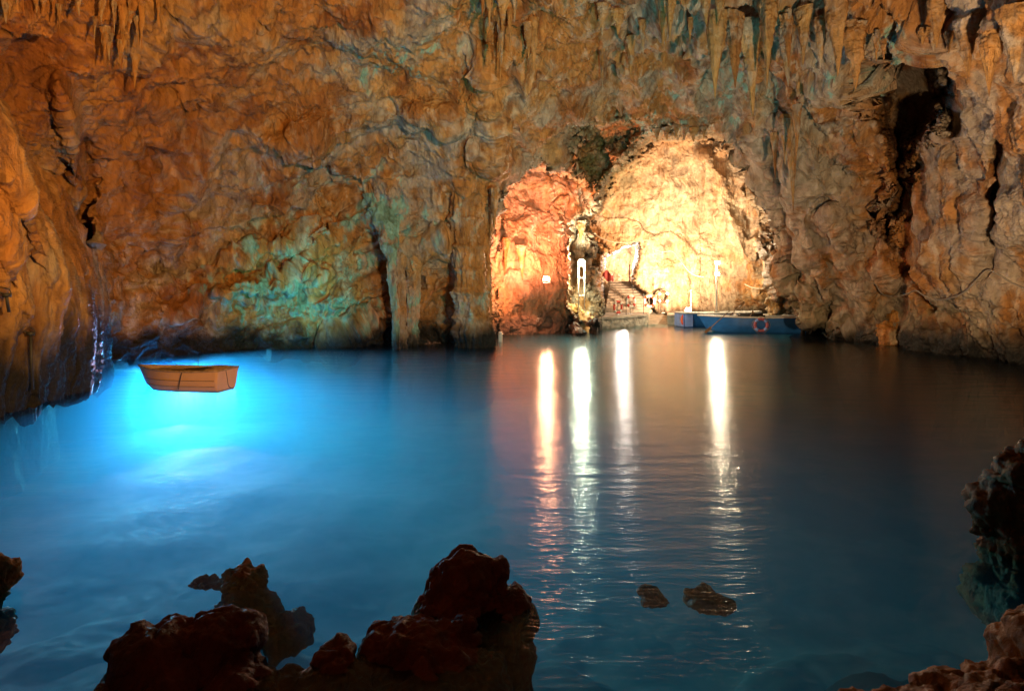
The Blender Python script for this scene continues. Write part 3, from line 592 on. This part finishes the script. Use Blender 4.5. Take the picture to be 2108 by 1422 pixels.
def life_ring(px, py, d, yaw, label, main, seg, Rr=.37, foot=None, tilt=0):
    c = P(px, py, d); t0 = empty('life_ring', c, yaw, label, 'life ring', 'life rings at the landing stage')
    b = MB(); b.torus((0, 0, 0), Rr, .085, (0, 1, 0), n=48, m=14, flat=.8); o = b.build('ring', main, t0, True)
    for k in range(4):
        a0 = math.pi/4+k*math.pi/2-.26; b = MB(); b.torus((0, 0, 0), Rr, .0885, (0, 1, 0), a0, a0+.52, 10, 14, .8); b.build('band', seg, t0, True)
    b = MB()
    for k in range(4):
        a0 = math.pi/4+k*math.pi/2; pts = [(math.cos(a0+u_*math.pi/2)*(Rr+.11+.05*math.sin(u_*math.pi)), -.0, math.sin(a0+u_*math.pi/2)*(Rr+.11+.05*math.sin(u_*math.pi))) for u_ in np.linspace(0, 1, 9)]
        b.tube(pts, .010, 6)
    b.build('grab_rope', M_ROPE, t0)
    t0.rotation_euler.x = tilt
    if foot is not None:
        s_ = empty('ring_stand', (c.x, c.y+.16, foot), 0, 'thin metal stand of the '+label, 'stand'); b = MB(); b.tube([(0, 0, 0), (0, 0, c.z-foot+Rr+.1)], .022); b.build('upright', M_METAL, s_)
        b = MB(); b.tube([(0, 0, c.z-foot+Rr+.0), (0, -.16, c.z-foot+Rr+.04)], .014); b.build('hook', M_METAL, s_)
        b = MB(); b.box((0, 0, .015), (.24, .24, .03)); b.build('foot_plate', M_METAL, s_)
    return t0
life_ring(1272, 632, 44.8, R(38), 'red life ring lowest at the left end of the quay', M_RED, M_RINGW, foot=.68)
life_ring(1299, 620, 46.0, R(32), 'white life ring with red inside in front of the stairs', M_RINGW, M_RED, foot=.68)
life_ring(1337, 620, 47.0, R(-32), 'white life ring with red inside, right of the stairs', M_RINGW, M_RED, foot=.68)
life_ring(1366, 612, 48.0, R(-20), 'red life ring highest and farthest right of the stairs', M_RED, M_RINGW, foot=.66)
def cable(name, pts, rad, label, cat, m=M_CABLE, off=.14, deps=None, s=None):
    P3 = []
    for i, (x, y) in enumerate(pts): P3.append(P(x, y, deps[i] if deps else (s or surf)(x, y)-off))
    out = []
    for i in range(len(P3)-1):
        p0, p1, p2, p3 = P3[max(i-1, 0)], P3[i], P3[i+1], P3[min(i+2, len(P3)-1)]
        for t in np.linspace(0, 1, 8, endpoint=False):
            out.append(.5*((2*p1)+(p2-p0)*t+(2*p0-5*p1+4*p2-p3)*t*t+(3*p1-p0-3*p2+p3)*t**3))
    out.append(P3[-1]); b = MB(); b.tube(out, rad, 8); return tag(b.build(name, m, smooth=True), label, cat)
cable('cable', [(1218,478),(1238,490),(1262,498),(1290,499),(1318,496),(1334,495),(1340,505),(1346,512)], .035, 'pale cable looping across the rock above the white lit tunnel', 'cable', M_ROPE, deps=[45.5,46.5,47,47.5,47.5,47.8,47.8,47.8])
cable('cable', [(1346,512),(1364,518),(1382,517),(1392,524),(1405,542),(1418,558),(1432,567),(1450,570)], .035, 'pale cable hanging in loops down the bright chamber wall', 'cable', M_ROPE, deps=[47.8,47.8,47.6,47.4,47.0,46.8,46.6,46.4])
cable('cable', [(1533,585),(1548,592),(1562,594),(1577,594)], .035, 'short pale cable low on the chamber wall right of the quay lamp', 'cable', M_ROPE, deps=[45,44.6,44.2,43.8])
cable('cable', [(1803,585),(1812,600),(1822,608),(1840,610),(1862,607),(1885,598),(1902,608),(1930,617),(1965,612),(1990,598),(2012,575),(2034,556),(2060,568),(2085,583),(2118,597)], .030, 'grey cable sagging in loops along the foot of the right wall', 'cable')
for i, pts in enumerate([[(1236,572),(1260,590),(1290,612),(1312,630)], [(1238,580),(1262,598),(1285,618)]]):
    cable('rope', pts, .022, ['upper pale handrail rope along the left side of the stairs', 'lower pale handrail rope along the left side of the stairs'][i], 'rope', M_ROPE, deps=[52,50,48.6,47.4][:len(pts)])
for i, pts in enumerate([[(1308,574),(1330,592),(1352,606),(1371,600)], [(1333,586),(1350,596),(1362,601)]]):
    cable('rope', pts, .022, ['long pale handrail rope on the right side of the stairs', 'short pale handrail rope high on the right side of the stairs'][i], 'rope', M_ROPE, deps=[52,50.5,49,48][:len(pts)])
# red awning cloth by the tunnel
b = MB(); vs = [[b.bm.verts.new(P(1236+u_*27, 552+u_*14+t_*17+3*math.sin(9*u_+3*t_), 53-1.0*u_+.12*math.sin(u_*14))) for u_ in np.linspace(0, 1, 14)] for t_ in np.linspace(0, 1, 8)]
for i in range(7):
    for j in range(13): b.bm.faces.new((vs[i][j], vs[i][j+1], vs[i+1][j+1], vs[i+1][j]))
bmesh.ops.solidify(b.bm, geom=b.bm.faces[:], thickness=.03)
tag(b.build('cloth_banner', M_AWN, smooth=True), 'crumpled red cloth hung at the left side of the stairs', 'cloth')

# ------------------------------------------------------------------ lamps as objects
t0 = empty('post_lamp', P(1197, 655, 38.3), 0, 'tall greenish white lamp on a double pipe post, on the outcrop left of the stairs', 'lamp')
h0 = LAMP_A.z - t0.location.z
for x, zz in ((-.17, .55), (.17, 0)): b = MB(); b.tube([(x, 0, zz-.6), (x, 0, h0+.15)], .028, 10); b.build('pipe', M_WHITE, t0, True)
for zz in (1.3, 2.3): b = MB(); b.tube([(-.17, 0, zz), (.17, 0, zz)], .025); b.build('crossbar', M_WHITE, t0)
b = MB(); b.box((0, .06, h0), (.34, .10, .42), bev=.02); hs = b.build('housing', M_METAL, t0)
b = MB(); b.box((0, -.04, h0), (.26, .08, .32), bev=.04); b.build('glass', M_LAMP, hs)
t0 = empty('quay_lamp', P(1475, 643, 44.5), 0, 'white lamp post with two bright heads on the quay behind the blue boats', 'lamp')
h1 = LAMP_B.z - t0.location.z
b = MB(); b.tube([(0, 0, 0), (0, 0, h1+.1)], .075, 12, .06); b.build('pole', M_WHITE, t0, True)
b = MB(); b.box((0, 0, .03), (.35, .35, .06), bev=.01); b.build('foot_plate', M_METAL, t0)
for zz in (h1, h1-.75):
    b = MB(); b.box((0, -.10, zz), (.34, .14, .26), bev=.03); hs = b.build('lamp_head', M_METAL, t0)
    b = MB(); b.box((0, -.19, zz), (.28, .05, .20), bev=.01); b.build('glass', M_LAMPW, hs)
def floodlight(p, label, m, wall_y, s=1.0, tilt=-20):
    t0 = empty('floodlight', p, 0, label, 'floodlight'); b = MB(); b.box((0, .05*s, 0), (.34*s, .12*s, .24*s), bev=.02); hs = b.build('housing', M_DARK, t0)
    b = MB(); b.box((0, -.03*s, 0), (.28*s, .03*s, .19*s)); b.build('glass', m, hs)
    b = MB(); b.tube([(-.20*s, .05, 0), (-.20*s, .05, -.16*s), (0, .10, -.2*s), (.20*s, .05, -.16*s), (.20*s, .05, 0)], .015); b.tube([(0, .1, -.2*s), (0, wall_y, -.2*s)], .02); b.build('bracket', M_METAL, t0); return t0
floodlight(LAMP_C, 'small glaring floodlight fixed low on the pink lit alcove rock', M_LAMPP, max(.4, surf(1125, 574)-LAMP_C.y+.3))
floodlight(P(1417, 637, 45.6), 'small floodlight standing on the quay left of the quay lamp', M_LAMPW, .3, 1.2)
# two fittings on the left rock face
for (x, y, lab) in [(10, 601, 'upper small black wall fitting with wire hoop on the left rock face'), (60, 681, 'lower small black wall fitting with wire hoop and long pipe, on the left rock face')]:
    d = surf_b(x, y+12)-.12; t0 = empty('wall_fitting', P(x, y, d), R(35), lab, 'wall fitting')
    b = MB(); b.tube([(.03, 0, -.10), (.03, 0, -.02)], .075, 14, .085); b.build('cap', M_DARK, t0, True)
    b = MB(); b.tube([(-.14, .25, .10), (-.12, .02, .10), (0, 0, .085), (.08, 0, .04), (.10, 0, -.03)], .009); b.tube([(-.12, .02, .10), (-.10, 0, .02), (-.06, 0, -.02), (.0, 0, -.07)], .014); b.build('wire_hoop', M_DARK, t0)
    L_ = .4 if y < 650 else 1.3
    b = MB(); b.tube([(.03, .0, -.10), (.035, .06, -L_*.5), (.06, .12, -L_)], .028, 12); b.build('pipe', M_DARK, t0, True)

# ------------------------------------------------------------------ boats
def boat(name, loc, yaw, Lb, beam, hgt, draft, label, m_hull, m_in, m_rim, rake=.35, stern_w=.8, sheer=.12, full=2.2, n=48):
    t0 = empty(name, loc, yaw, label, 'boat')
    def ring(u, off=0., top=0.):
        w = beam/2*(stern_w+(1-stern_w)*math.sin(min(u*2.2, 1)*math.pi/2)) if u < .45 else beam/2*max(.03, (1-((u-.45)/.55)**full))
        z1 = hgt+sheer*(abs(u-.4)*1.7)**2; z0 = -draft+ (0 if u < .85 else (u-.85)/.15*.25*(hgt+draft))
        x0 = -Lb/2+u*Lb; r = []
        w2 = max(.01, w-off); zb = z0+off
        prof = [(1, z1), (.97, z1*.55+z0*.45), (.90, z1*.15+z0*.85), (.74, zb), (0, zb)] if off == 0 else [(1, z1), (.97, z1*.55+zb*.45), (.90, z1*.15+zb*.85), (.74, zb), (0, zb)]
        for (a_, z) in prof: r.append((x0+rake*(z-z0)/(z1-z0+1e-6)*max(0, (u-.6)/.4)-(.06 if u == 0 and off == 0 else 0)*(z/z1 if z1 else 0), a_*w2, z))
        return r+[(p[0], -p[1], p[2]) for p in r[-2::-1]]
    for nm, off, m in (('hull', 0, m_hull), ('lining', .035, m_in)):
        b = MB(); rows = []
        us = np.linspace(0 if off == 0 else .012, 1 if off == 0 else .985, n)
        for u in us: rows.append([b.bm.verts.new(p) for p in ring(float(u), off)])
        for A_, B_ in zip(rows, rows[1:]):
            for j in range(8): b.bm.faces.new((A_[j], A_[j+1], B_[j+1], B_[j]))
        b.bm.faces.new(rows[0][::-1] if off == 0 else rows[0]); 
        if off: bmesh.ops.reverse_faces(b.bm, faces=b.bm.faces[:])
        me = bpy.data.meshes.new(nm)
        if off == 0: bmesh.ops.recalc_face_normals(b.bm, faces=b.bm.faces)
        b.bm.to_mesh(me); b.bm.free()
        for p in me.polygons: p.use_smooth = len(p.vertices) == 4
        link(nm, me, m, t0)
    b = MB()
    for sgn in (1, -1): b.tube([(q[0], sgn*q[1], q[2]+.005) for q in [ring(float(u))[0] for u in np.linspace(0, 1, 40)]], .028 if Lb < 3 else .045, 8)
    q = ring(0)[0]; b.tube([(q[0], q[1], q[2]+.005), (q[0], -q[1], q[2]+.005)], .028 if Lb < 3 else .045, 8); b.build('gunwale', m_rim, t0, True)
    for u in ((.22, .55) if Lb < 3 else (.12, .38, .64)):
        q = ring(u)[0]; b = MB(); b.box((q[0], 0, hgt*.62), (.22 if Lb < 3 else .32, 2*q[1]*.93, .035), bev=.008); b.build('bench', M_WOOD if Lb > 3 else m_in, t0)
    b = MB(); qs = [ring(float(u), .04) for u in np.linspace(.03, .9, 12)]
    vv = [(b.bm.verts.new((q[3][0], q[3][1]*1.1, q[3][2]+.05)), b.bm.verts.new((q[3][0], -q[3][1]*1.1, q[3][2]+.05))) for q in qs]
    for A_, B_ in zip(vv, vv[1:]): b.bm.faces.new((A_[0], A_[1], B_[1], B_[0]))
    bmesh.ops.solidify(b.bm, geom=b.bm.faces[:], thickness=.02); b.build('floorboards', M_WOOD, t0)
    return t0
DL = P(383, 800, 17.9); DL.z = 0
d1 = boat('rowing_boat', DL, R(180-9), 2.35, 1.1, .50, .05, 'small cream rowing boat floating alone on the glowing blue water at left', M_DINGHY, M_WOOD, M_WOOD, rake=.22, stern_w=.85, sheer=.06)
b = MB(); b.box((-.15, -.30, .50), (.5, .16, .05), bev=.01); b.build('oar_rest', M_DARK, d1)
b = MB(); b.tube([(-.15, -.3, .5), (-.15, -.3, .78)], .010); b.build('rod', M_DARK, d1)
cable('rope', [(380,758),(374,768),(370,785),(367,802)], .010, 'thin dark mooring rope over the side of the small rowing boat', 'rope', M_DARK, deps=[17.55,17.30,17.28,17.26])
cable('rope', [(465,762),(468,780),(471,795),(480,801)], .008, 'thin mooring rope at the stern of the small rowing boat', 'rope', M_DARK, deps=[17.2,17.15,17.1,16.9])
for zz in (.12, .27):
    b = MB(); pts = []
    for sgn in (1,):
        for u_ in np.linspace(.02, .93, 30):
            w_ = .55*(.85+.15*math.sin(min(u_*2.2, 1)*math.pi/2)) if u_ < .45 else .55*max(.03, 1-((u_-.45)/.55)**2.2)
            pts.append((-1.175+u_*2.35+.22*(zz/.5)*max(0, (u_-.6)/.4), w_*(.955 if zz < .2 else .975)+.012, zz))
    b.tube(pts, .010, 6); b.build('rubbing_strake', M_WOOD, d1)
for k, (x0_, x1_) in enumerate([(-.95, .75), (-.80, .95)]):
    a_ = DL+Vector((x0_, -.05+.25*k, .50)); c_ = DL+Vector((x1_, .15+.2*k, .56)); t0 = empty('oar', a_, 0, ['dark oar lying along the near side inside the small rowing boat', 'dark oar lying along the far side inside the small rowing boat'][k], 'oar')
    b = MB(); b.tube([(0, 0, 0), (c_-a_)*.8], .016, 8); b.build('shaft', M_WOOD, t0, True); b = MB(); b.box((c_-a_)*.9, (.36, .10, .014)); b.build('blade', M_WOOD, t0)
DB_ = P(1552, 684, 38.4); DB_.z = 0
d2 = boat('tour_boat', DB_, R(180-7), 5.3, 1.8, .86, .08, 'bright blue flat sided tour boat in front, a red life ring on its side', M_BLUE, M_DARK, M_WHITE, rake=.5, stern_w=.9, sheer=.08, full=3.0)
DA = P(1478, 668, 43.6); DA.z = 0
d3 = boat('tour_boat', DA, R(8), 5.2, 1.7, .86, .08, 'darker blue tour boat moored behind, with pale blue stern and orange life ring', M_BLUE, M_DARK, M_WHITE, rake=.4, stern_w=.92, sheer=.08, full=3.0)
b = MB(); b.box((-2.66, 0, .42), (.03, 1.52, .78), bev=.01); b.build('stern_panel', M_PALEBLUE, d3)
b = MB(); b.box((-2.35, -.835, .42), (.55, .03, .78), bev=.01); b.build('side_panel', M_PALEBLUE, d3)
def hung_ring(p, yaw, label, m, m2):
    o = life_ring(0, 0, 10, yaw, label, m, m2, Rr=.33); o.location = p; return o
o1 = d2.matrix_world; 
hung_ring(Vector((DB_.x+.05, DB_.y-.97, .46)), R(-7), 'faded red life ring hung on the side of the front blue boat', M_FADE, M_PALEBLUE)
hung_ring(Vector((XY(1413, 42.7)[0], 42.62, .47)), R(8), 'orange life ring hung beside the pale blue stern of the rear boat', M_ORNG, M_RED)
def oar(a_, b_, label):
    a_, b_ = Vector(a_), Vector(b_); t0 = empty('oar', a_, 0, label, 'oar'); q = (b_-a_); bb = MB(); bb.tube([(0, 0, 0), q*.78], .024, 10); bb.build('shaft', M_WOOD, t0, True)
    u_ = q.normalized(); s_ = u_.cross(Vector((0, 1, 0))).normalized(); bb = MB()
    rot = Matrix((u_, s_, u_.cross(s_))).transposed(); bb.box(q*.89, (q.length*.24, .15, .018), rot, bev=.006); bb.build('blade', M_WOOD, t0); return t0
oar(P(1502, 640, 37.4), P(1452, 684, 36.9), 'long oar slanting from the bow of the front blue boat down to the water')
oar(P(1500, 652, 38.6), P(1532, 622, 39.4), 'oar propped up across the front blue boat, pointing up to the right')
oar(P(1541, 655, 37.9), P(1551, 641, 38.2), 'short oar end sticking up from the middle of the front blue boat')
# seats covers / outboard in the boats
t0 = empty('engine_cover', P(1545, 652, 38.8), R(-7), 'dark covered engine box in the front blue boat', 'engine box'); b = MB(); b.box((0, 0, -.15), (1.5, .8, .75), bev=.12); b.build('cover', M_DARK, t0, True)
b = MB(); b.box((-.85, 0, -.1), (.12, .7, .5), bev=.03); b.build('side_board', M_WHITE, t0)
# mooring post
mp_ = P(1030, 704, 31.8); t0 = empty('mooring_post', (mp_.x, mp_.y, -.6), 0, 'short pale round topped mooring post in the water right of the thick column', 'mooring post')
b = MB(); b.tube([(0, 0, 0), (0, 0, .95), (.0, 0, 1.02), (0, 0, 1.07), (0, 0, 1.1)], .11, 14, .085); b.build('shaft', M_WHITE, t0, True)
b = MB(); b.torus((0, 0, .98), .12, .02, (0, 0, 1)); b.build('collar', M_METAL, t0, True)
